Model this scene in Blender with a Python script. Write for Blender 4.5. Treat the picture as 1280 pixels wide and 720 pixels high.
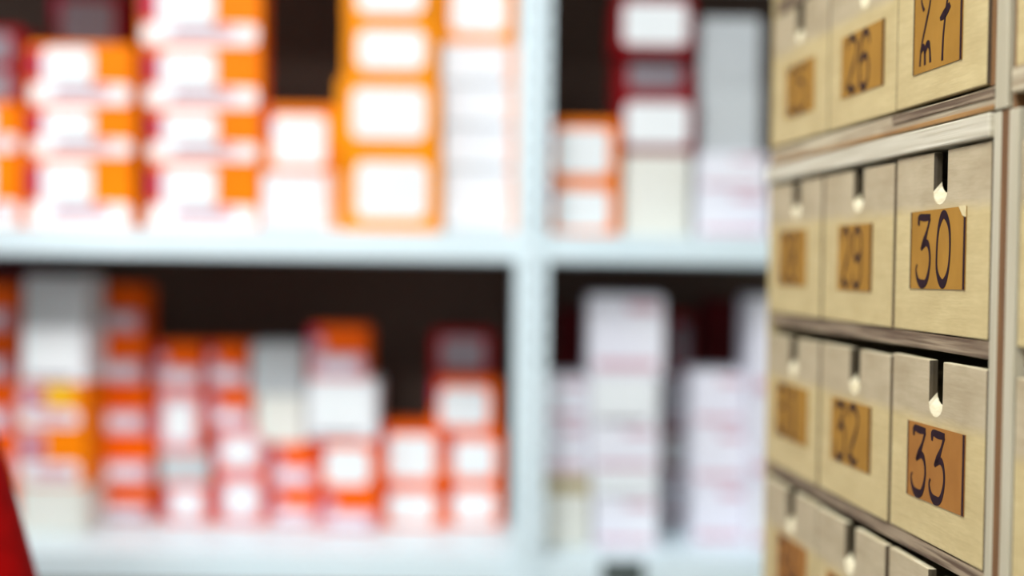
import bpy, bmesh, math, random
from mathutils import Matrix, Vector
random.seed(7)
S = bpy.context.scene
COL = S.collection
for o in list(bpy.data.objects): bpy.data.objects.remove(o)

# ------------------------------------------------------------------ camera
F = 1422.0
CZ = 1.4
PITCH = math.atan(31 / F); ROLL = math.radians(.8)
RM = Matrix.Rotation(math.pi/2 - PITCH, 3, 'X') @ Matrix.Rotation(ROLL, 3, 'Z')
CAMLOC = Vector((0, 0, CZ))
cam_data = bpy.data.cameras.new('camera'); cam = bpy.data.objects.new('camera', cam_data)
COL.objects.link(cam); S.camera = cam
cam.matrix_world = Matrix.Translation(CAMLOC) @ RM.to_4x4()
cam_data.sensor_width = 36; cam_data.lens = 36 * F / 1280
cam_data.clip_start = .02
cam_data.dof.use_dof = True
cam_data.dof.focus_distance = .668
cam_data.dof.aperture_fstop = (36*F/1280) / 27.0      # aperture 27 mm across
cam_data.dof.aperture_blades = 0

# ------------------------------------------------------------------ world, lamps, exposure
S.view_settings.view_transform = 'Standard'; S.view_settings.look = 'None'
S.view_settings.gamma = 1; S.view_settings.use_curve_mapping = False
S.view_settings.exposure = 0.0
W = bpy.data.worlds.new('world'); S.world = W; W.use_nodes = True
W.node_tree.nodes['Background'].inputs[0].default_value = (.9, .95, 1, 1)
W.node_tree.nodes['Background'].inputs[1].default_value = .60
LAMPS = [  # x, y, z, length(y), width, watts
    (-.55, .30, 2.68, .62, 28),
    (-.55, -1.2, 2.68, .62, 52),
    (-1.9, .30, 2.68, .62, 16),
]
LAMP_COLOR = (.93, .97, 1)

# ------------------------------------------------------------------ helpers
def ray_at(x, y, Y):
    d = RM @ Vector(((x-640)/F, -(y-360)/F, -1))
    return CAMLOC + d * (Y / d.y)

def lin(h):
    h = h.lstrip('#'); v = [int(h[i:i+2], 16)/255 for i in (0, 2, 4)]
    return tuple(((c/12.92) if c <= .04045 else ((c+.055)/1.055)**2.4) for c in v) + (1,)

def mat(name, base, rough=.6, var=None, scale=(20, 20, 20), metal=0, bump=0, detail=4, ramp=(.35, .65)):
    """principled material; colour wanders between base and var on a stretched noise."""
    m = bpy.data.materials.new(name); m.use_nodes = True
    N = m.node_tree.nodes; L = m.node_tree.links; b = N['Principled BSDF']
    b.inputs['Roughness'].default_value = rough; b.inputs['Metallic'].default_value = metal
    b.inputs['Base Color'].default_value = lin(base)
    if name == 'red_cloth' or 'card' in name or 'print' in name or 'ink' in name: b.inputs['Specular IOR Level'].default_value = .12
    tc = N.new('ShaderNodeTexCoord'); mp = N.new('ShaderNodeMapping'); mp.inputs['Scale'].default_value = scale
    oi = N.new('ShaderNodeObjectInfo'); ad = N.new('ShaderNodeVectorMath'); ad.operation = 'ADD'
    ml = N.new('ShaderNodeMath'); ml.operation = 'MULTIPLY'; ml.inputs[1].default_value = 37.
    L.new(oi.outputs['Random'], ml.inputs[0]); L.new(tc.outputs['Object'], mp.inputs[0])
    L.new(mp.outputs[0], ad.inputs[0]); L.new(ml.outputs[0], ad.inputs[1])
    nz = N.new('ShaderNodeTexNoise'); nz.inputs['Detail'].default_value = detail; nz.inputs['Scale'].default_value = 1
    L.new(ad.outputs[0], nz.inputs['Vector'])
    cr = N.new('ShaderNodeValToRGB'); cr.color_ramp.elements[0].position = ramp[0]; cr.color_ramp.elements[1].position = ramp[1]
    cr.color_ramp.elements[0].color = lin(base); cr.color_ramp.elements[1].color = lin(var or base)
    L.new(nz.outputs[0], cr.inputs[0]); L.new(cr.outputs[0], b.inputs['Base Color'])
    if bump:
        bp = N.new('ShaderNodeBump'); bp.inputs['Strength'].default_value = bump; bp.inputs['Distance'].default_value = .001
        L.new(nz.outputs[0], bp.inputs['Height']); L.new(bp.outputs[0], b.inputs['Normal'])
    return m

def front_mat():
    """birch ply drawer front: bare grey-tan veneer above, yellowed varnish below a wavering line."""
    m = bpy.data.materials.new('drawer_front'); m.use_nodes = True
    N = m.node_tree.nodes; L = m.node_tree.links; b = N['Principled BSDF']
    b.inputs['Roughness'].default_value = .5
    tc = N.new('ShaderNodeTexCoord'); oi = N.new('ShaderNodeObjectInfo')
    ml = N.new('ShaderNodeMath'); ml.operation = 'MULTIPLY'; ml.inputs[1].default_value = 53.
    L.new(oi.outputs['Random'], ml.inputs[0])
    def noise(scale, detail, dist=0):
        mp = N.new('ShaderNodeMapping'); mp.inputs['Scale'].default_value = scale
        ad = N.new('ShaderNodeVectorMath'); ad.operation = 'ADD'
        nz = N.new('ShaderNodeTexNoise'); nz.inputs['Scale'].default_value = 1
        nz.inputs['Detail'].default_value = detail; nz.inputs['Distortion'].default_value = dist
        L.new(tc.outputs['Object'], mp.inputs[0]); L.new(mp.outputs[0], ad.inputs[0]); L.new(ml.outputs[0], ad.inputs[1])
        L.new(ad.outputs[0], nz.inputs['Vector']); return nz.outputs[0]
    def ramp(src, c0, c1, p0=.35, p1=.65):
        r = N.new('ShaderNodeValToRGB'); e = r.color_ramp.elements
        e[0].position = p0; e[1].position = p1; e[0].color = c0; e[1].color = c1
        L.new(src, r.inputs[0]); return r.outputs[0]
    def mix(f, a, b_, mode='MIX'):
        x = N.new('ShaderNodeMix'); x.data_type = 'RGBA'; x.blend_type = mode
        if isinstance(f, float): x.inputs[0].default_value = f
        else: L.new(f, x.inputs[0])
        L.new(a, x.inputs[6]); L.new(b_, x.inputs[7]); return x.outputs[2]
    grain = noise((24, 24, 260), 5, .6); blot = noise((30, 30, 48), 3); fine = noise((120, 120, 900), 3)
    bare = ramp(blot, lin('#bcab8a'), lin('#ad9b7a'))
    var_ = ramp(blot, lin('#ccb783'), lin('#bfa976'), .3, .7)
    sp = N.new('ShaderNodeSeparateXYZ'); L.new(tc.outputs['Object'], sp.inputs[0])
    w = noise((45, 45, 45), 2); wm = N.new('ShaderNodeMath'); wm.operation = 'MULTIPLY_ADD'
    wm.inputs[1].default_value = .006; L.new(w, wm.inputs[0]); L.new(sp.outputs['Z'], wm.inputs[2])
    edge = ramp(wm.outputs[0], (0, 0, 0, 1), (1, 1, 1, 1), .0765, .0795)
    c = mix(edge, var_, bare)
    gr = ramp(grain, (.80, .76, .70, 1), (1, 1, 1, 1), .38, .6)
    c = mix(.30, c, gr, 'MULTIPLY')
    fr = ramp(fine, (.86, .84, .8, 1), (1, 1, 1, 1), .4, .6)
    c = mix(.45, c, fr, 'MULTIPLY')
    L.new(c, b.inputs['Base Color'])
    bp = N.new('ShaderNodeBump'); bp.inputs['Strength'].default_value = .25; bp.inputs['Distance'].default_value = .0006
    L.new(grain, bp.inputs['Height']); L.new(bp.outputs[0], b.inputs['Normal'])
    return m

M = dict(
    front=front_mat(),
    raw=mat('pale_cut_wood', '#d8ccac', .6, '#c2b28c', (60, 60, 200)),
    gap_side=mat('dark_gap_side', '#5d4a33', .8, '#4b3b28', (60, 60, 60)),  # dark brown on the side faces makes the drawer gaps read as dark lines
    slot=mat('shaded_slot_wall', '#4f4129', .8, '#3a2f1c', (60, 60, 60)),  # shade inside the finger slot is put into this dark wall colour
    tornm=mat('torn_paper', '#d8c79a', .7, '#cdb985', (200, 200, 200)),
    strip=mat('orange_brown_ply', '#a87c44', .6, '#8a6234', (20, 20, 200)),
    tray=mat('tray_wood', '#8d7c55', .7, '#75643f', (30, 8, 200)),
    ply_dark=mat('brown_ply_edge', '#5b4633', .6, '#9a866b', (14, 14, 330), bump=.3, ramp=(.4, .62)),
    ply_mid=mat('worn_ply_edge', '#a08d70', .55, '#c6b899', (12, 12, 260), bump=.4, ramp=(.42, .6)),
    ply_light=mat('light_ply_edge', '#d3cab4', .55, '#b8ad94', (10, 10, 420), bump=.3),
    veneer=mat('pale_veneer', '#bdb39a', .5, '#b0a58a', (150, 150, 9)),
    core=mat('brown_core', '#80592f', .6, '#694626', (200, 200, 14)),
    panel=mat('cabinet_side', '#c0ab7a', .55, '#ab9666', (30, 30, 6)),
    card=mat('ochre_card', '#a67831', .6, '#996d2a', (60, 60, 40), ramp=(.3, .7)),
    card2=mat('brown_ochre_card', '#a06b32', .6, '#925f2b', (60, 60, 40), ramp=(.3, .7)),
    ink=mat('dark_ink', '#22121a', .6, '#2c171e', (200, 200, 200)),
    steel=mat('painted_steel', '#eaf9fd', .45, '#e2f3f8', (4, 4, 4)),
    back=mat('dark_back_panel', '#5c463a', .8, '#523d32', (3, 3, 3)),
    orange=mat('orange_card', '#ff8800', .5, '#fc8000', (8, 8, 8)),
    deep=mat('deep_orange_card', '#ff6a00', .5, '#f86000', (8, 8, 8)),
    amber=mat('amber_card', '#ff9c00', .5, '#fe9400', (8, 8, 8)),
    yellow=mat('yellow_card', '#ffc830', .45, '#fbc028', (8, 8, 8)),
    white=mat('white_card', '#f6f6f8', .5, '#efeff2', (8, 8, 8)),
    paper=mat('white_label_paper', '#fafcfc', .55, '#f2f6f6', (9, 9, 9)),
    grey=mat('grey_card', '#cfd3d4', .5, '#c6cacc', (9, 9, 9)),
    lilac=mat('lilac_white_card', '#f6f5fb', .5, '#f0eef8', (9, 9, 9)),
    cream=mat('cream_card', '#f0efe6', .5, '#ebe9de', (9, 9, 9)),
    tan=mat('tan_lid', '#c4b07a', .5, '#b8a46e', (9, 9, 9)),
    crimson=mat('crimson_print', '#c22350', .5, '#b81e48', (9, 9, 9)),
    maroon=mat('maroon_card', '#96000e', .5, '#8a000c', (9, 9, 9)),
    patchm=mat('dark_patch_card', '#5d6663', .5, '#555e5b'),
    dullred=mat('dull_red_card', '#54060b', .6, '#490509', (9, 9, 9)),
    salmon=mat('salmon_print', '#f2b593', .5, '#eeae8c', (9, 9, 9)),
    pink=mat('pink_print', '#e2b6c0', .5, '#dcaebA', (9, 9, 9)),
    redp=mat('red_print', '#d83a58', .5, '#d03250', (9, 9, 9)),
    greyp=mat('grey_print', '#938a90', .5, '#8b8288', (9, 9, 9)),
    cloth=mat('red_cloth', '#a80000', .95, '#940000', (60, 60, 60), bump=.3),
    trousers=mat('dark_trousers', '#23262e', .9, '#1d2027', (60, 60, 60)),
    skin=mat('skin', '#c68f72', .5, '#bd8669', (20, 20, 20)),
    hair=mat('brown_hair', '#2c1c14', .6, '#3a271b', (90, 90, 20)),
    shoe=mat('black_shoe', '#15151a', .5, '#1d1d22', (30, 30, 30)),
    floor=mat('floor_vinyl', '#8f8c84', .5, '#85827a', (3, 3, 3)),
    wall=mat('wall_paint', '#cfd0cc', .9, '#c8c9c5', (2, 2, 2)),
    ceil=mat('ceiling_paint', '#e4e4e0', .9, '#dededa', (2, 2, 2)),
    eye=mat('eye_white', '#e8e4de', .3), lip=mat('lip', '#a5605a', .5),
)
dm = bpy.data.materials.new('lamp_diffuser'); dm.use_nodes = True
_b = dm.node_tree.nodes['Principled BSDF']; _b.inputs['Emission Color'].default_value = (.93, .97, 1, 1); _b.inputs['Emission Strength'].default_value = 3
M['diffuser'] = dm

def box(bm, x0, y0, z0, x1, y1, z1):
    v = [bm.verts.new(p) for p in ((x0,y0,z0),(x1,y0,z0),(x1,y1,z0),(x0,y1,z0),(x0,y0,z1),(x1,y0,z1),(x1,y1,z1),(x0,y1,z1))]
    return [bm.faces.new([v[i] for i in f]) for f in ((0,3,2,1),(4,5,6,7),(0,1,5,4),(1,2,6,5),(2,3,7,6),(3,0,4,7))]

def obj(name, bm, m, parent=None, bevel=0, loc=None, rz=None, smooth=False, seg=2):
    me = bpy.data.meshes.new(name); bmesh.ops.recalc_face_normals(bm, faces=bm.faces[:])
    bm.to_mesh(me); bm.free(); me.materials.append(M[m] if isinstance(m, str) else m)
    o = bpy.data.objects.new(name, me); COL.objects.link(o)
    if smooth:
        for p in me.polygons: p.use_smooth = True
    if bevel:
        b = o.modifiers.new('bevel', 'BEVEL'); b.width = bevel; b.segments = seg; b.limit_method = 'ANGLE'
    if parent: o.parent = parent
    if loc is not None: o.location = loc
    if rz is not None: o.rotation_euler.z = rz
    return o

def bxo(name, dims, m, parent=None, bevel=0, **k):
    bm = bmesh.new(); box(bm, *dims); return obj(name, bm, m, parent, bevel, **k)

def tag(o, label, cat, group=None):
    o['label'] = label; o['category'] = cat
    if group: o['group'] = group
    return o

def empty(name, loc, rz=0, label=None, cat=None, group=None):
    o = bpy.data.objects.new(name, None); COL.objects.link(o); o.location = loc; o.rotation_euler.z = rz
    o.empty_display_size = .02
    if label: tag(o, label, cat, group)
    return o

def structure(o): o['kind'] = 'structure'; return o

# ------------------------------------------------------------------ the room
SY = 1.46                                   # front of the metal shelving
structure(bxo('floor', (-3, -3, -.1, 1.6, 2.0, 0), 'floor'))
structure(bxo('ceiling', (-3, -3, 2.75, 1.6, 2.0, 2.85), 'ceil'))
structure(bxo('wall_back', (-3, 1.9, 0, 1.6, 2.0, 2.75), 'wall'))
structure(bxo('wall_right', (1.5, -3, 0, 1.6, 1.9, 2.75), 'wall'))
structure(bxo('baseboard_back', (-3, 1.885, 0, 1.5, 1.9, .08), 'ceil'))

for i, (x, y, z, w, watts) in enumerate(LAMPS):
    where = ['above the aisle in front of the shelving', 'above the aisle behind the camera', 'furthest left over the shelving'][i]
    t = empty('ceiling_light', (x, y, z), 0, 'white square ceiling light fixture ' + where, 'ceiling light', 'ceiling lights')
    bm = bmesh.new(); h = w/2
    box(bm, -h-.03, -h-.03, .0, -h, h+.03, .07); box(bm, h, -h-.03, .0, h+.03, h+.03, .07)
    box(bm, -h, -h-.03, .0, h, -h, .07); box(bm, -h, h, .0, h, h+.03, .07)
    obj('frame', bm, 'steel', t, .002)
    bxo('diffuser', (-h, -h, .02, h, h, .03), 'diffuser', t)
    ld = bpy.data.lights.new('lamp', 'AREA'); ld.shape = 'SQUARE'; ld.size = w; ld.energy = watts; ld.color = LAMP_COLOR
    lo = bpy.data.objects.new('lamp', ld); COL.objects.link(lo); lo.parent = t; lo.location = (0, 0, .012)

# ------------------------------------------------------------------ the drawer cabinets
AL = math.atan2(-.994, .1084)               # the face runs away from the camera, a little to the left
U = Vector((math.cos(AL), math.sin(AL), 0)); V = Vector((-math.sin(AL), math.cos(AL), 0))
_d = RM @ Vector(((1238-640)/F, -(337-360)/F, -1)); A0 = CAMLOC + _d * (.619/_d.y); A0.z = 0
def CW(s, t, z): return A0 + U*s + V*t + Vector((0, 0, z))
H = CZ                                      # heights below are given from eye level
DEP = .32

def cabinet(name, label, s0, parts, z0):
    t = empty(name, CW(s0, 0, z0), AL, label, 'cabinet')
    for (pn, d, m, bv) in parts:
        x0, y0, a, x1, y1, b = d
        bxo(pn, (x0-s0, y0, a-z0, x1-s0, y1, b-z0), m, t, bv)
    return t
L0, L1 = -.3590, -.0005
lo_parts = [
    ('side_panel', (L0-.006, 0, 0, L0-.0005, DEP, H+.0715), 'panel', .001),
    ('side_panel', (.0000, 0, 0, .0075, DEP, H+.0855), 'veneer', .0008),
    ('core_strip', (.0076, .0003, 0, .0148, DEP, H+.0855), 'core', .0004),
    ('top_panel', (L0-.007, -.003, H+.0722, -.0002, DEP, H+.0855), 'ply_light', .0012),
    ('shelf_board', (L0, .001, H-.0490, -.0002, DEP-.01, H-.0392), 'ply_dark', .0008),
    ('shelf_board', (L0, .001, H-.1755, -.0002, DEP-.01, H-.1665), 'ply_dark', .0008),
    ('shelf_board', (L0, .001, H-.3020, -.0002, DEP-.01, H-.2930), 'ply_dark', .0008),
    ('back_panel', (L0, DEP-.008, .0, -.0002, DEP, H+.0715), 'tray', 0),
    ('base_panel', (L0, .003, .0, -.0002, .018, H-.3025), 'panel', .001),
]
cabinet('drawer_cabinet', 'lower plywood cabinet holding the drawers numbered 28 to 36', L0, lo_parts, 0)
Z1 = H+.0866
up_parts = [
    ('bottom_panel', (L0-.004, .000, Z1, .0015, DEP, H+.0998), 'ply_mid', .0015),
    ('edge_strip', (L0-.004, -.0012, Z1+.0002, .0012, -.0001, Z1+.0030), 'strip', .0005),
    ('splintered_edge', (-.124, -.0012, H+.0935, .0012, -.0001, H+.0985), 'ply_dark', .0004),
    ('side_panel', (L0-.006, 0, H+.1002, L0-.0005, DEP, H+.46), 'panel', .001),
    ('side_panel', (.0020, -.001, H+.0860, .0140, DEP, H+.46), 'veneer', .0010),
    ('liner_strip', (-.0044, .000, H+.1002, .0018, DEP, H+.46), 'core', .0004),
    ('shelf_board', (L0, .001, H+.2140, -.0040, DEP-.01, H+.2240), 'ply_dark', .0008),
    ('shelf_board', (L0, .001, H+.3380, -.0040, DEP-.01, H+.3480), 'ply_dark', .0008),
    ('back_panel', (L0, DEP-.008, H+.1002, -.0040, DEP, H+.46), 'tray', 0),
    ('top_panel', (L0-.007, -.003, H+.4602, .0140, DEP, H+.474), 'ply_light', .0012),
]
cabinet('drawer_cabinet', 'upper plywood cabinet standing on the lower one, holding drawers 25 to 27', L0, up_parts, Z1)
N0 = .0150
nb_parts = [
    ('side_panel', (N0, 0, 0, .0245, DEP, H+.0850), 'veneer', .0008),
    ('side_panel', (N0, .002, H+.0852, .0180, DEP, H+.474), 'core', .0008),
    ('side_panel', (.1460, -.001, 0, .1550, DEP, H+.474), 'veneer', .0008),
    ('shelf_board', (.0182, -.001, H+.0930, .1458, DEP-.01, H+.1065), 'ply_mid', .001),
    ('shelf_board', (.0247, .006, H-.0500, .1458, DEP-.01, H-.0402), 'ply_dark', .0008),
    ('shelf_board', (.0182, .001, H+.2200, .1458, DEP-.01, H+.2300), 'ply_dark', .0008),
    ('back_panel', (.0247, DEP-.008, 0, .1458, DEP, H+.474), 'tray', 0),
    ('base_panel', (.0247, .003, 0, .1458, .018, H-.1740), 'panel', .001),
    ('top_panel', (.0182, .0, H+.3600, .1458, DEP-.01, H+.474), 'panel', .001),
]
cabinet('drawer_cabinet', 'plywood cabinet at the right border, only its side edge and drawer edges showing', N0, nb_parts, 0)

def front_panel_bm(w, h, th=.0052, nx=.0625, nr=.0088, ntop=.0765):
    """front board with a U finger slot whose floor ramps outwards"""
    bm = bmesh.new(); K = 9
    def loop(y, zc, r):
        pts = [(0, 0), (w, 0), (w, h), (nx+r, h)]
        for k in range(K):
            a = -math.pi*k/(K-1); pts.append((nx + r*math.cos(a), zc + r*.95*math.sin(a)))
        pts += [(nx-r, h), (0, h)]
        return [bm.verts.new((x, y, z)) for x, z in pts]
    rf = nr*.96
    a = loop(0, ntop+.0085, rf); b = loop(th*.35, ntop+.0112, nr*.86); c = loop(th, ntop+.0150, nr*.84)
    bm.faces.new(a); bm.faces.new(list(reversed(c)))
    n = len(a)
    for p, q in ((a, b), (b, c)):
        for i in range(n): 
            f = bm.faces.new((p[i], p[(i+1) % n], q[(i+1) % n], q[i]))
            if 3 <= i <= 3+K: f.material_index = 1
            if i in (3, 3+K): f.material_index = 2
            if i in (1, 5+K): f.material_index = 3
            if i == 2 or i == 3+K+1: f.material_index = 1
    return bm

def catmull(pts, n=8):
    out = []
    closed = pts[0] == pts[-1] and len(pts) > 3
    P = [pts[-2] if closed else pts[0]] + list(pts) + [pts[1] if closed else pts[-1]]
    for i in range(1, len(P)-2):
        p0, p1, p2, p3 = P[i-1], P[i], P[i+1], P[i+2]
        for k in range(n):
            t = k/n
            out.append(tuple(.5*((2*p1[j]) + (-p0[j]+p2[j])*t + (2*p0[j]-5*p1[j]+4*p2[j]-p3[j])*t*t + (-p0[j]+3*p1[j]-3*p2[j]+p3[j])*t**3) for j in range(3)))
    out.append(tuple(pts[-1])); return out

# strokes: (x, y, pen width) in a digit cell 0..1 x 0..1
G = {
 '0': [[(.50,.965,.20),(.22,.80,.10),(.12,.50,.07),(.16,.20,.09),(.50,.035,.22),(.80,.20,.09),(.90,.50,.07),(.82,.80,.10),(.50,.965,.20)]],
 '1': [[(.30,.80,.06),(.55,.96,.12),(.55,.5,.13),(.55,.04,.13)], [(.3,.04,.12),(.8,.04,.12)]],
 '2': [[(.22,.80,.06),(.16,.90,.09),(.5,.97,.2),(.84,.82,.09),(.82,.66,.08),(.55,.42,.13),(.25,.18,.08),(.14,.06,.08)],
       [(.12,.10,.14),(.34,.12,.22),(.58,.03,.16),(.86,.12,.08)]],
 '3': [[(.16,.84,.07),(.20,.95,.14),(.52,.945,.18),(.88,.95,.14)], [(.86,.93,.09),(.72,.78,.08),(.52,.62,.16),(.34,.50,.08)],
       [(.36,.52,.10),(.66,.60,.17),(.86,.50,.09),(.90,.30,.08),(.72,.08,.14),(.42,.03,.22),(.16,.09,.12),(.04,.22,.06),(.10,.30,.06)]],
 '4': [[(.62,.97,.10),(.36,.66,.07),(.12,.34,.08)], [(.10,.33,.13),(.5,.33,.13),(.92,.33,.13)], [(.66,.55,.12),(.66,.04,.13)]],
 '5': [[(.84,.94,.17),(.28,.94,.17)], [(.26,.94,.08),(.22,.58,.08)], [(.22,.58,.08),(.56,.64,.16),(.86,.44,.09),(.82,.16,.09),(.46,.03,.2),(.10,.12,.10),(.10,.22,.06)]],
 '6': [[(.88,.74,.06),(.84,.88,.09),(.56,.96,.2),(.26,.80,.09),(.14,.45,.08),(.22,.14,.10),(.50,.035,.22),(.80,.14,.09),(.86,.34,.08),(.76,.50,.09),(.50,.57,.20),(.20,.46,.08)]],
 '7': [[(.16,.80,.06),(.10,.94,.17),(.52,.94,.17),(.92,.95,.10)], [(.90,.95,.08),(.66,.55,.09),(.56,.04,.10)], [(.34,.48,.10),(.60,.53,.22),(.86,.58,.10)]],
 '8': [[(.5,.97,.18),(.2,.83,.09),(.26,.64,.08),(.5,.52,.14),(.82,.34,.08),(.82,.14,.09),(.5,.035,.2),(.18,.14,.09),(.18,.34,.08),(.5,.52,.14),(.76,.66,.08),(.8,.83,.09),(.5,.97,.18)]],
 '9': [[(.86,.60,.08),(.5,.46,.22),(.2,.60,.09),(.14,.80,.08),(.5,.965,.2),(.84,.84,.09),(.90,.5,.08),(.84,.16,.09),(.5,.035,.22),(.18,.12,.09),(.12,.24,.06)]],
 # the two digits of the odd 27 card: a looped 2 on three little feet, and a leaning crossed 7
 '2b': [[(.34,.68,.10),(.16,.80,.07),(.20,.97,.08),(.52,1.03,.10),(.78,.94,.07),(.76,.74,.07),(.48,.50,.09),(.20,.26,.07),(.12,.04,.08)],
        [(.16,.20,.12),(.32,.26,.18),(.44,.20,.10),(.48,.04,.10)], [(.46,.18,.10),(.66,.28,.18),(.80,.20,.09),(.86,.05,.10)]],
 '7b': [[(.05,.97,.09),(.5,1.02,.10),(.86,.98,.09),(.60,.60,.08),(.44,.30,.08),(.40,.02,.10)], [(.20,.50,.10),(.50,.54,.24),(.84,.62,.16)]],
}
def ribbon(bm, pts, ox, oy, sx, sy, y0, th):
    P = catmull(pts, 8)
    P = [(ox + p[0]*sx, oy + p[1]*sy, max(.02, p[2])*sx*.62) for p in P]
    n = len(P); rows = []
    for i in range(n):
        a = P[max(0, i-1)]; b = P[min(n-1, i+1)]
        if pts[0] == pts[-1] and i in (0, n-1): a, b = P[-2], P[1]
        dx, dy = b[0]-a[0], b[1]-a[1]; l = math.hypot(dx, dy) or 1
        nx, ny = -dy/l, dx/l; r = P[i][2]
        rows.append([bm.verts.new((P[i][0]+nx*r*s, y, P[i][1]+ny*r*s)) for s, y in ((1, y0), (-1, y0), (-1, y0-th), (1, y0-th))])
    for a, b in zip(rows, rows[1:]):
        for k in range(4): bm.faces.new((a[k], a[(k+1) % 4], b[(k+1) % 4], b[k]))
    bm.faces.new(rows[0]); bm.faces.new(rows[-1][::-1])

def drawer(num, s0, s1, z0, z1, label, card=None, dy=0., front=None, notch=.0625, glyphs=None, m='card', border=(1, 1), first=.10, tilt=0., spread=1.):
    w = s1-s0; h = z1-z0
    t = empty('drawer', CW(s0, dy, H+z0), AL + tilt, label, 'drawer', 'numbered wooden drawers')
    f = obj('front_panel', front_panel_bm(w, h, nx=notch), 'front', t, .0007)
    f.data.materials.append(M['raw']); f.data.materials.append(M['slot']); f.data.materials.append(M['gap_side'])
    bm = bmesh.new(); e = .0015; D = .285
    box(bm, e, .0054, .002, e+.006, D, h-.012); box(bm, w-e-.006, .0054, .002, w-e, D, h-.012)
    box(bm, e+.006, .0054, .002, w-e-.006, D, .008); box(bm, e+.006, D-.006, .008, w-e-.006, D, h-.012)
    obj('tray', bm, 'tray', t)
    if card:
        x0, x1, a, b, skew = card
        bm = bmesh.new()
        v = []
        for y in (-.0002, -.0007):
            v.append([bm.verts.new(p) for p in ((x0, y, a), (x1, y, a+skew), (x1, y, b+skew), (x0, y, b))])
        bm.faces.new(v[0]); bm.faces.new(v[1])
        for k in range(4): bm.faces.new((v[0][k], v[0][(k+1) % 4], v[1][(k+1) % 4], v[1][k]))
        c = obj('number_card', bm, m, t)
        cw = x1-x0; ch = b-a
        gl = glyphs or list(num)
        cells = [(first, .30), (first+.335*spread, .30)]
        for g, (cx, cw_) in zip(gl, cells):
            bm = bmesh.new()
            for st in G[g]: ribbon(bm, st, x0+cx*cw, a+.035*ch+skew*cx, cw_*cw, ch*.93, -.0007, .00025)
            obj('digit', bm, 'ink', c)
        for k, on in enumerate(border):
            if on:
                bx = x0 if k == 0 else x1-.0022
                bxo('border_line', (bx, -.00095, a+(skew if k else 0), bx+(.0011 if k == 0 else .0022), -.0007, b+(skew if k else 0)), 'ink', c)
        if num == '30':                     # a torn corner bares the pale wood
            bm = bmesh.new(); q = [(x1-.008, b+skew+.0003), (x1-.0035, b+skew-.0052), (x1+.0002, b+skew-.0062), (x1+.0002, b+skew+.0003)]
            A = [bm.verts.new((p, -.0007, z)) for p, z in q]; B = [bm.verts.new((p, -.00115, z)) for p, z in q]
            bm.faces.new(A); bm.faces.new(B)
            for k in range(4): bm.faces.new((A[k], A[(k+1) % 4], B[(k+1) % 4], B[k]))
            obj('torn_corner', bm, 'tornm', c)
    return t

g = .0009
C2 = [(-.3590, -.2400), (-.2400, -.1190), (-.1190, -.0012)]
C1 = [(-.3585, -.2335), (-.2335, -.1180), (-.1180, -.0050)]
def dl(n, where): return 'plywood drawer numbered %s, %s' % (n, where)
# upper cabinet
for k, (n, kw) in enumerate([('25', dict(card=(.034, .096, .020, .0615, .0), border=(0, 0))),
                             ('26', dict(card=(.0245, .0955, .020, .0640, .0), border=(0, 1), spread=.86, first=.12)),
                             ('27', dict(card=(.0240, .0845, .0185, .0745, .0), glyphs=['2b', '7b'], first=.12, spread=1.15, notch=.056))]):
    a, b = C1[k]
    drawer(n, a+g, b-g, .1016, .2105, dl(n, ['far end of the upper cabinet', 'in the middle of the upper cabinet', 'at the near end of the upper cabinet'][k]),
           dy=[-.001, -.001, -.0015][k], **kw)
for k in range(3):
    a, b = C1[k]
    drawer('', a+g, b-g, .2250, .3350, 'plywood drawer cut off by the top border, directly above drawer %d' % (25+k), dy=-.001)
# lower cabinet
R2 = [('28', dict(card=(.0245, .0870, .0235, .0685, 0), border=(0, 0))),
      ('29', dict(card=(.0300, .0880, .0225, .0690, 0), border=(0, 1))),
      ('30', dict(card=(.0230, .0910, .0262, .0738, .0008), border=(1, 1), notch=.0585, first=.11, spread=1.08))]
for k, (n, kw) in enumerate(R2):
    a, b = C2[k]
    drawer(n, a+g, b-g, -.0385, [.0680, .0682, .0702][k], dl(n, ['far end of the top row under the white ledge', 'between drawers 28 and 30', 'near end of the top row under the white ledge'][k]),
           dy=[-.0012, -.0004, .0004][k], **kw)
R3 = [('31', dict(card=(.0235, .0965, .0260, .0705, 0), border=(0, 0), m='card')),
      ('32', dict(card=(.0240, .0920, .0258, .0712, .0005), border=(0, 1), m='card')),
      ('33', dict(card=(.0248, .0955, .0245, .0708, .0010), border=(1, 1), m='card2', first=.07, spread=1.0, notch=.0585))]
for k, (n, kw) in enumerate(R3):
    a, b = C2[k]
    drawer(n, a+g, b-g, -.1655, [-.0570, -.0565, -.0548][k], dl(n, ['far end of the row beneath 28 to 30', 'between drawers 31 and 33', 'directly beneath drawer 30'][k]),
           dy=[-.0012, -.0004, .0004][k], **kw)
R4 = [('34', dict(card=(.0330, .1000, .0270, .0730, 0), border=(0, 0), m='card2')),
      ('35', dict(card=(.0240, .0900, .0255, .0700, .0), border=(0, 1), m='card2')),
      ('36', dict(card=(.0240, .0900, .0255, .0700, .0), border=(1, 1), m='card2'))]
for k, (n, kw) in enumerate(R4):
    a, b = C2[k]
    lab = dl(n, ['directly beneath drawer 31', 'directly beneath drawer 32'][k]) if k < 2 else 'plywood drawer beneath drawer 33, only its lit top edge and slot showing'
    drawer(n, a+g, b-g, -.2920, [-.1800, -.1805, -.1808][k], lab, dy=[-.0010, -.0014, .0004][k], **kw)
# neighbouring cabinet
for k, (za, zb, s0) in enumerate([(.1070, .2170, .0190), (-.0400, .0680, .0260), (-.1730, -.0560, .0260)]):
    drawer('', s0, .1455, za, zb, 'plywood drawer edge at the right border, ' + ['topmost of the three there', 'middle of the three there', 'lowest of the three there'][k], dy=.001)

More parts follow.
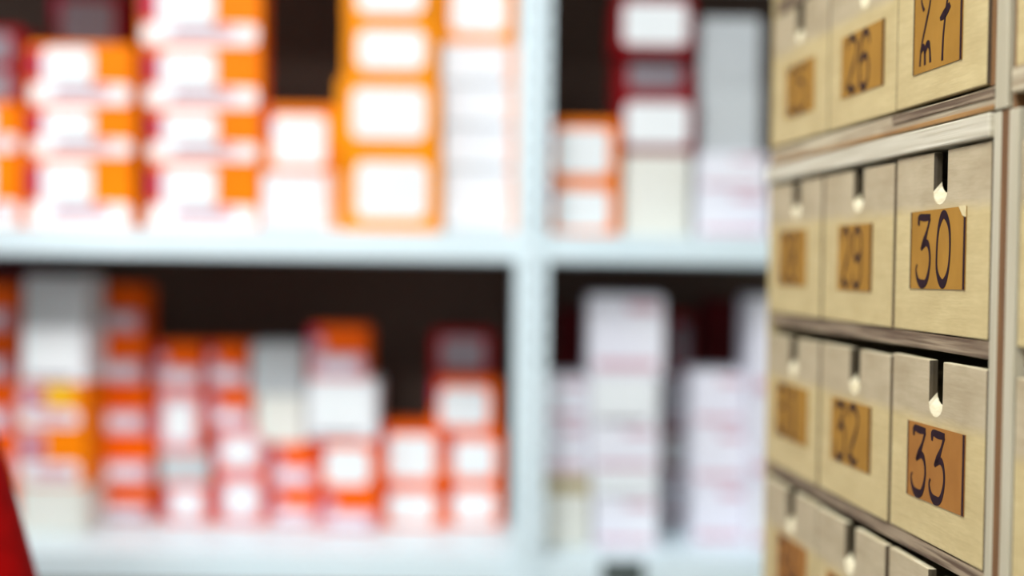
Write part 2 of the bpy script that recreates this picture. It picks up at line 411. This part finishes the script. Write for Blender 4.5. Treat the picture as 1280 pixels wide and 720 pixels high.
# ------------------------------------------------------------------ the metal shelving
XP = ray_at(665, 360, SY).x
ZU = ray_at(475, 289, SY).z; ZL = ray_at(475, 697, SY).z      # tops of the two boards in view
SDEP = .40
shelf = empty('shelving_unit', (XP, SY, 0), 0, 'pale blue-grey metal shelving unit with a perforated post, full of cartons', 'shelving unit')
def post(x, y, zt=2.3):
    bm = bmesh.new(); w = .041; p = .030; n = int(zt/p)
    xs = (-w/2, .003, .012, w/2)
    def strip(to):   # a perforated flange made of cells
        grid = {}
        def vt(i, k):
            if (i, k) not in grid: grid[(i, k)] = bm.verts.new(to(xs[i], k))
            return grid[(i, k)]
        for r in range(n):
            zs = (r*p, r*p+.009, r*p+.021, (r+1)*p)
            for i in range(3):
                for j in range(3):
                    if i == 1 and j == 1: continue
                    a = round(zs[j], 4); b = round(zs[j+1], 4)
                    bm.faces.new((vt(i, a), vt(i+1, a), vt(i+1, b), vt(i, b)))
    strip(lambda u, z: (x+u, y, z))
    strip(lambda u, z: (x-w/2, y+u+w/2, z))
    bmesh.ops.remove_doubles(bm, verts=bm.verts[:], dist=.0001)
    o = obj('post', bm, 'steel', shelf); so = o.modifiers.new('s', 'SOLIDIFY'); so.thickness = .002; so.offset = 0
    return o
def board(x0, x1, ztop, lip=.036):
    bm = bmesh.new()
    box(bm, x0, .004, ztop-.002, x1, SDEP, ztop)
    box(bm, x0, .002, ztop-lip, x1, .004, ztop)
    box(bm, x0, .004, ztop-lip, x1, .018, ztop-lip+.002)
    box(bm, x0, SDEP-.002, ztop-lip, x1, SDEP, ztop-.002)
    return obj('shelf_board', bm, 'steel', shelf, .0006)
BL = (-1.15, -.002); BR = (.002, .95)
for z in (ZL-.42, ZL, ZU, ZU+.45, .12):
    for (a, b) in (BL, BR): board(a, b, z)
for x in (-1.172, 0., .972):
    for y in (-.001, SDEP-.041): post(x, y)
for i, (a, b) in enumerate((BL, BR)):
    bxo('back_panel', (a, SDEP+.003, .02, b, SDEP+.009, 2.3), 'back', shelf)
bm = bmesh.new(); box(bm, 0, 0, 0, .055, .004, .034); box(bm, .002, -.001, .004, .053, 0, .030)
tg = obj('shelf_patch', bm, 'patchm', None, .0005, loc=(ray_at(752, 700, SY).x, SY-.0035, ZL-.033))  # thin dark grey plate stands in for a dark patch on the lip
tag(tg, 'small dark grey patch on the lip of the lower right shelf', 'tag')

# ------------------------------------------------------------------ cartons
def patch(name, x0, x1, z0, z1, m, parent, y=-.0004, r=.0):
    bm = bmesh.new(); w, h = x1-x0, z1-z0; r = min(r, w*.45, h*.45)
    if r <= 0: box(bm, x0, y-.0006, z0, x1, y, z1)
    else:
        ring = []
        for (cx, cz, a0) in ((x1-r, z1-r, 0), (x0+r, z1-r, 90), (x0+r, z0+r, 180), (x1-r, z0+r, 270)):
            for k in range(5):
                a = math.radians(a0+k*22.5); ring.append((cx+r*math.cos(a), cz+r*math.sin(a)))
        A = [bm.verts.new((p[0], y, p[1])) for p in ring]; B = [bm.verts.new((p[0], y-.0006, p[1])) for p in ring]
        bm.faces.new(A); bm.faces.new(B)
        for k in range(len(ring)): bm.faces.new((A[k], A[(k+1) % len(ring)], B[(k+1) % len(ring)], B[k]))
    return obj(name, bm, m, parent)

KIND = dict(split=('orange', 'orange carton, white label'), splitdeep=('deep', 'deep orange carton, pale band'),
            splityellow=('orange', 'orange and yellow carton'), splitorange=('orange', 'orange carton, pale band'),
            blush=('deep', 'pink-white labelled orange carton'), amber=('amber', 'amber carton, white label'),
            orange=('orange', 'orange carton, white label'), orangedeep=('deep', 'orange carton, white label'),
            dullorange=('maroon', 'dull red carton, grey label'), white=('white', 'white carton'), whites=('white', 'white carton, salmon edge'),
            lilac=('lilac', 'white carton, pink print'), maroon=('maroon', 'dark red carton, white label'),
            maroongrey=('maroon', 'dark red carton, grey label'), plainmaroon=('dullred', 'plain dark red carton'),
            grey=('grey', 'pale grey carton'), cream=('cream', 'cream carton'), tan=('cream', 'cream carton, tan lid'))
def carton(cx, yf, z0, w, h, d, style, label, group, rz=0.):
    body, kind = KIND[style]
    bm = bmesh.new(); hw = w/2; e = .0012
    box(bm, -hw, 0, 0, hw, d, h-.004)
    box(bm, -hw+e, e, h-.004, hw-e, d-e, h)        # closed lid flap, a hair inside the walls
    o = obj('carton', bm, body, None, .0008, loc=(cx, yf, z0), rz=rz)
    tag(o, kind + ', ' + label, 'box', group)
    assert len(o['label'].replace(',', '').split()) <= 16, o['label']
    P = lambda a, b, c, dd, m, n='label', **k: patch(n, -hw+a*w, -hw+b*w, c*h, dd*h, m, o, **k)
    if style == 'split':
        P(.02, .17, .40, .90, 'crimson', 'stripe', r=.004)
        P(.03, .97, .03, .34, 'paper', 'band', r=.006); P(.25, .80, .14, .30, 'pink', 'print', y=-.0011); P(.3, .7, .26, .33, 'greyp', 'print', y=-.0018)
        P(.15, .62, .32, .92, 'paper', 'label', y=-.0012, r=.009)
    elif style == 'splitdeep':
        P(.0, .22, .46, .96, 'crimson', 'stripe'); P(.06, .26, .50, .78, 'pink', 'label', y=-.0011, r=.004)
        P(.03, .97, .04, .47, 'pink', 'band', y=-.0011, r=.006); P(.20, .82, .16, .38, 'lilac', 'print', y=-.0018, r=.004)
    elif style in ('splityellow', 'splitorange'):
        P(.02, .40, .38, .95, 'pink', 'label', r=.006); P(.18, .34, .5, .8, 'crimson', 'print', y=-.0011, r=.003)
        P(.04, .90, .05, .42, 'paper', 'band', y=-.0011, r=.008); P(.25, .80, .14, .34, 'pink', 'print', y=-.0018)
        if style == 'splityellow': P(.40, .84, .50, .98, 'yellow', 'panel', r=.005)
    elif style == 'blush': P(.10, .92, .06, .92, 'pink', 'label', r=.008); P(.22, .80, .2, .78, 'paper', 'print', y=-.0011, r=.008); P(0, .06, .1, .9, 'crimson', 'stripe')
    elif style == 'amber': P(.15, .87, .16, .86, 'paper', 'label', r=.012)
    elif style in ('orange', 'orangedeep', 'dullorange'):
        P(.12, .86, .10, .84, 'greyp' if style == 'dullorange' else 'paper', 'label', r=.009); P(.0, .09, .5, 1, 'crimson', 'stripe')
    elif style == 'whites': P(.84, 1, .03, .97, 'salmon', 'stripe'); P(.02, .84, .03, .13, 'grey', 'print')
    elif style == 'white': P(.12, .8, .05, .12, 'greyp', 'print'); P(.08, .9, .22, .92, 'paper', 'label', r=.006)
    elif style == 'lilac': P(.50, .92, .80, .92, 'pink', 'print'); P(.08, .9, .08, .2, 'pink', 'print')
    elif style == 'maroon': P(.10, .92, .14, .84, 'paper', 'label', r=.008)
    elif style == 'maroongrey': P(.15, .85, .15, .85, 'greyp', 'label', r=.007)
    elif style == 'grey': P(.08, .92, .15, .9, 'grey', 'label', r=.006)
    elif style == 'cream': P(.08, .92, .12, .88, 'cream', 'label', r=.006)
    elif style == 'tan': P(.0, 1, .78, 1, 'tan', 'lid_band'); P(.08, .92, .08, .74, 'cream', 'label', r=.006)
    return o

ORD = ['bottom', 'second lowest', 'third lowest', 'fourth lowest', 'fifth lowest']
def stack(desc, Y, zbase, items, depth=.17):
    """items from the bottom up: (x0, x1, y of the top edge, style[, set-back, turn])"""
    z = zbase + .0004
    n = len(items)
    for i, it in enumerate(items):
        x0, x1, yt, st = it[:4]; sb = it[4] if len(it) > 4 else 0; rz = it[5] if len(it) > 5 else 0
        yy = Y + sb
        zt = ray_at((x0+x1)/2, yt, yy).z
        ym = (ray_y(z) + yt)/2
        a = ray_at(x0, ym, yy).x; b = ray_at(x1, ym, yy).x
        d = min(depth, SY+SDEP-.01-yy)
        pos = 'top' if i == n-1 and n > 1 else ORD[i]
        if n == 1: where = desc
        else: where = '%s of %s' % (pos, desc)
        carton((a+b)/2, yy, z, b-a, max(.02, zt-z-.0004), d, st, where, 'cartons on the metal shelves', rz)
        z = max(zt, z+.02)
def ray_y(z): return 329 - (z-CZ)*F/1.55

UY = SY + .045
stack('upper-shelf stack cut by left border', UY+.02, ZU, [(-62, 24, 190, 'split'), (-60, 24, 128, 'split'), (-60, 26, 80, 'dullorange', .03), (-60, 26, 34, 'dullorange', .05)], .12)
stack('second upper-shelf stack from left', UY, ZU, [(32, 166, 196, 'split'), (34, 168, 132, 'split'), (34, 166, 54, 'split')], .12)
stack('third upper-shelf stack from left', UY, ZU, [(182, 324, 202, 'split'), (182, 326, 136, 'split'), (178, 326, 58, 'split'), (174, 326, -22, 'split')], .05)
stack('pair left of the amber stack, upper shelf', UY, ZU, [(328, 422, 216, 'whites'), (330, 420, 131, 'orange')], .12)
stack('tall amber stack on upper shelf', UY-.02, ZU, [(426, 550, 188, 'amber'), (421, 549, 97, 'amber'), (430, 546, 28, 'amber'), (430, 544, -44, 'amber')], .12)
stack('tall stack left of metal post, upper shelf', UY, ZU, [(553, 650, 214, 'whites'), (553, 651, 160, 'whites'), (553, 650, 108, 'whites'), (552, 648, 54, 'whites'), (549, 645, -26, 'amber')], .12)
stack('pair right of metal post, upper shelf', UY, ZU, [(684, 774, 226, 'orange'), (684, 774, 149, 'orange')], .12)
stack('dark red upper-shelf stack', UY+.01, ZU, [(780, 862, 192, 'cream'), (772, 868, 116, 'maroon'), (772, 866, 70, 'maroongrey', .02), (770, 866, -8, 'maroon')], .12)
stack('pale upper-shelf stack beside drawer cabinet', UY+.01, ZU, [(870, 962, 238, 'lilac'), (872, 960, 192, 'lilac'), (876, 950, 105, 'grey', .02), (876, 950, 22, 'grey', .02)], .12)
stack('recessed pile behind second upper-shelf stack', UY+.17, ZU, [(60, 155, 150, 'splitdeep'), (62, 155, 60, 'splitdeep'), (66, 155, -10, 'dullorange')], .12)

LY = SY + .17
stack('lower-shelf stack cut by left border', LY, ZL, [(-70, 18, 600, 'splitdeep'), (-70, 18, 540, 'splitdeep'), (-70, 18, 476, 'splitdeep'), (-72, 18, 414, 'splitdeep'), (-72, 18, 356, 'splitdeep')], .08)
stack('lower-shelf stack topped by two pale cartons', LY-.07, ZL, [(24, 106, 608, 'cream'), (22, 108, 536, 'splitorange'), (22, 108, 478, 'splityellow'), (28, 107, 410, 'white'), (30, 105, 344, 'grey')], .08)
stack('tall deep orange stack, lower shelf', LY+.01, ZL, [(112, 190, 606, 'splitdeep'), (114, 190, 544, 'splitdeep'), (114, 186, 480, 'splitdeep'), (114, 182, 418, 'splitdeep'), (114, 178, 356, 'splitdeep', .02)], .06)
stack('lower-shelf stack fourth from left', LY, ZL, [(203, 262, 604, 'blush'), (200, 260, 566, 'grey'), (194, 253, 486, 'blush'), (194, 252, 430, 'splitdeep')], .08)
stack('lower-shelf stack fifth from left', LY, ZL, [(270, 332, 592, 'blush'), (266, 332, 536, 'blush'), (260, 314, 484, 'splitdeep'), (258, 308, 430, 'splitdeep')], .08)
stack('grey-topped stack, middle of lower shelf', LY, ZL, [(338, 396, 610, 'splitdeep'), (338, 394, 554, 'splitdeep'), (320, 379, 494, 'cream'), (314, 379, 430, 'grey')], .08)
stack('lower-shelf stack with a bright white carton', LY-.03, ZL, [(400, 472, 612, 'splitdeep'), (398, 472, 550, 'orangedeep'), (384, 470, 476, 'white'), (386, 458, 408, 'splitdeep', .02)], .08)
stack('low white-labelled pair, lower left shelf', LY, ZL, [(476, 554, 606, 'orangedeep'), (476, 554, 532, 'orangedeep')], .08)
stack('lower-shelf stack left of metal post', LY+.01, ZL, [(558, 628, 604, 'orangedeep'), (558, 628, 540, 'orangedeep'), (540, 622, 474, 'orangedeep'), (540, 616, 414, 'maroongrey', .03)], .08)

stack('low stack right of metal post', LY-.10, ZL, [(672, 737, 596, 'tan'), (674, 734, 528, 'lilac', .02), (676, 734, 472, 'lilac', .02)], .1)
stack('tallest white stack, lower right shelf', LY-.10, ZL, [(742, 822, 622, 'lilac'), (740, 822, 590, 'white'), (738, 824, 532, 'lilac'), (738, 824, 470, 'white'), (738, 830, 370, 'lilac')], .1)
stack('narrow recessed stack, lower right shelf', LY+.06, ZL, [(828, 864, 590, 'lilac'), (828, 864, 534, 'maroon'), (834, 864, 470, 'lilac'), (836, 864, 392, 'maroongrey', .02)], .06)
stack('lower-right stack with red print', LY-.08, ZL, [(866, 932, 606, 'lilac'), (866, 932, 534, 'lilac'), (866, 932, 466, 'lilac')], .1)
stack('narrow lower-right stack beside drawer cabinet', LY-.10, ZL, [(938, 996, 600, 'lilac'), (938, 996, 500, 'lilac'), (941, 996, 372, 'lilac')], .1)
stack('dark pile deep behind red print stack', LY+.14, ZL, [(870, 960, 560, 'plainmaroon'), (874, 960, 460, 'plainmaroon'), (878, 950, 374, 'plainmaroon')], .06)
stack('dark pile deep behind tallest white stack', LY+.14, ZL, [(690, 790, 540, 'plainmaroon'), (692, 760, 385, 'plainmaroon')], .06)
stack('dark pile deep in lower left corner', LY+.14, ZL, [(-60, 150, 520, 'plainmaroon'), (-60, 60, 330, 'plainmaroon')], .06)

# ------------------------------------------------------------------ the person at the left border
def skinned(name, pts, edges, m, parent=None, root=0, sub=2):
    me = bpy.data.meshes.new(name); me.from_pydata([p[0] for p in pts], edges, [])
    o = bpy.data.objects.new(name, me); COL.objects.link(o); me.materials.append(M[m])
    sk = o.modifiers.new('skin', 'SKIN')
    if not me.skin_vertices: me.attributes  # layer is created with the modifier below
    bm = bmesh.new(); bm.from_mesh(me); lay = bm.verts.layers.skin.verify(); bm.verts.ensure_lookup_table()
    for i, p in enumerate(pts):
        r = p[1] if isinstance(p[1], tuple) else (p[1], p[1])
        bm.verts[i][lay].radius = r; bm.verts[i][lay].use_root = (i == root)
    bm.to_mesh(me); bm.free()
    sb = o.modifiers.new('sub', 'SUBSURF'); sb.levels = sub; sb.render_levels = sub
    sk.use_smooth_shade = True
    if parent: o.parent = parent
    return o
PX, PY = -.682, .90
person = empty('person', (PX, PY, 0), 0, 'person in a red top at the lower left border, only the sleeve edge in frame', 'person')
b = [((0,0,.93), (.125,.09)), ((0,0,1.08), (.115,.085)), ((0,0,1.26), (.13,.095)), ((0,0,1.38), (.10,.075)), ((0,.005,1.47), .048), ((0,.012,1.54), (.055,.06)), ((0,.015,1.60), (.068,.082)), ((0,.01,1.67), (.06,.075)),
     ((.165,0,1.385), .048), ((.262,.0,1.12), .036), ((.262,.13,.93), .026), ((.255,.16,.89), (.035,.018)), ((.252,.19,.845), (.038,.014)),
     ((-.165,0,1.385), .048), ((-.225,-.01,1.12), .036), ((-.235,.07,.89), .026), ((-.235,.085,.85), (.035,.018)), ((-.235,.10,.80), (.038,.014)),
     ((.09,0,.84), .08), ((.10,.015,.50), .052), ((.10,-.01,.10), .034), ((.10,.0,.045), .035), ((.10,.13,.03), .028),
     ((-.09,0,.84), .08), ((-.10,.015,.50), .052), ((-.10,-.01,.10), .034), ((-.10,.0,.045), .035), ((-.10,.13,.03), .028)]
e = [(0,1),(1,2),(2,3),(3,4),(4,5),(5,6),(6,7),(3,8),(8,9),(9,10),(10,11),(11,12),(3,13),(13,14),(14,15),(15,16),(16,17),(0,18),(18,19),(19,20),(20,21),(21,22),(0,23),(23,24),(24,25),(25,26),(26,27)]
for s, base in ((1, 12), (-1, 17)):          # five fingers on each hand, grown from the palm
    px, py, pz = b[base][0]
    for k, (off, L) in enumerate(((-.027, .030), (-.009, .036), (.009, .034), (.027, .026))):
        i = len(b)
        b += [((px+off, py+.004, pz-.012), .0085), ((px+off*1.1, py+.006+L*.3, pz-.012-L), .0078), ((px+off*1.1, py-.004+L*.3, pz-.012-L*1.75), .0068)]
        e += [(base, i), (i, i+1), (i+1, i+2)]
    i = len(b); q = base-1; qx, qy, qz = b[q][0]
    b += [((qx-s*.036, qy+.012, qz-.014), .010), ((qx-s*.050, qy+.026, qz-.044), .0088)]
    e += [(q, i), (i, i+1)]
skinned('body', b, e, 'skin', person)
t_ = [((0,0,.78), (.165,.130)), ((0,0,1.02), (.150,.120)), ((0,0,1.24), (.160,.125)), ((0,0,1.385), (.128,.100)), ((0,.004,1.50), (.068,.068)),
      ((.160,0,1.385), (.062,.062)), ((.222,.0,1.24), .056), ((.262,.0,1.11), (.054,.052)), ((.262,.115,.955), .040),
      ((-.160,0,1.385), (.062,.062)), ((-.205,.0,1.25), .056), ((-.230,-.01,1.12), (.050,.050)), ((-.236,.06,.93), .040)]
skinned('red_top', t_, [(0,1),(1,2),(2,3),(3,4),(3,5),(5,6),(6,7),(7,8),(3,9),(9,10),(10,11),(11,12)], 'cloth', person)
tr = [((0,0,1.08), (.120,.095)), ((0,0,.97), (.128,.105)), ((0,0,.90), (.125,.108)), ((.090,0,.76), .088), ((.10,.015,.50), .072), ((.10,-.008,.06), .060), ((-.090,0,.76), .088), ((-.10,.015,.50), .072), ((-.10,-.008,.06), .060)]
skinned('trousers', tr, [(0,1),(1,2),(2,3),(3,4),(4,5),(2,6),(6,7),(7,8)], 'trousers', person, root=2)
bm = bmesh.new(); bmesh.ops.create_uvsphere(bm, u_segments=24, v_segments=16, radius=1)
for v in bm.verts:                           # a short cap of hair, cut away from the face
    x, y, z = v.co
    if y > .25 and z < .45: y = .25 + (y-.25)*.15
    v.co = (x*.084, y*.102, z*.118)
obj('hair', bm, 'hair', person, loc=(0, -.004, 1.652), smooth=True)
bm = bmesh.new(); bmesh.ops.create_uvsphere(bm, u_segments=24, v_segments=16, radius=1)
for v in bm.verts:
    x, y, z = v.co; k = 1 - .22*max(0, -z)
    v.co = (x*.076*k, y*.094*k, z*.112)
obj('face', bm, 'skin', person, loc=(0, .006, 1.618), smooth=True)
for s in (1, -1):
    skinned('shoe', [((s*.10,-.035,.045), (.042,.04)), ((s*.10,.05,.044), (.044,.040)), ((s*.10,.16,.034), (.042,.028))], [(0,1),(1,2)], 'shoe', person)
    bm = bmesh.new(); bmesh.ops.create_uvsphere(bm, u_segments=12, v_segments=8, radius=.012)
    obj('eye', bm, 'eye', person, loc=(s*.03, .083, 1.60), smooth=True)
    bm = bmesh.new(); bmesh.ops.create_uvsphere(bm, u_segments=12, v_segments=8, radius=.02, matrix=Matrix.Diagonal((.35, .7, 1.3, 1)))
    obj('ear', bm, 'skin', person, loc=(s*.078, .0, 1.595), smooth=True)
skinned('nose', [((0,.088,1.60), .007), ((0,.104,1.572), .012), ((0,.092,1.566), .010)], [(0,1),(1,2)], 'skin', person)
skinned('mouth', [((-.022,.082,1.540), .004), ((0,.090,1.540), .007), ((.022,.082,1.540), .004)], [(0,1),(1,2)], 'lip', person, root=1)
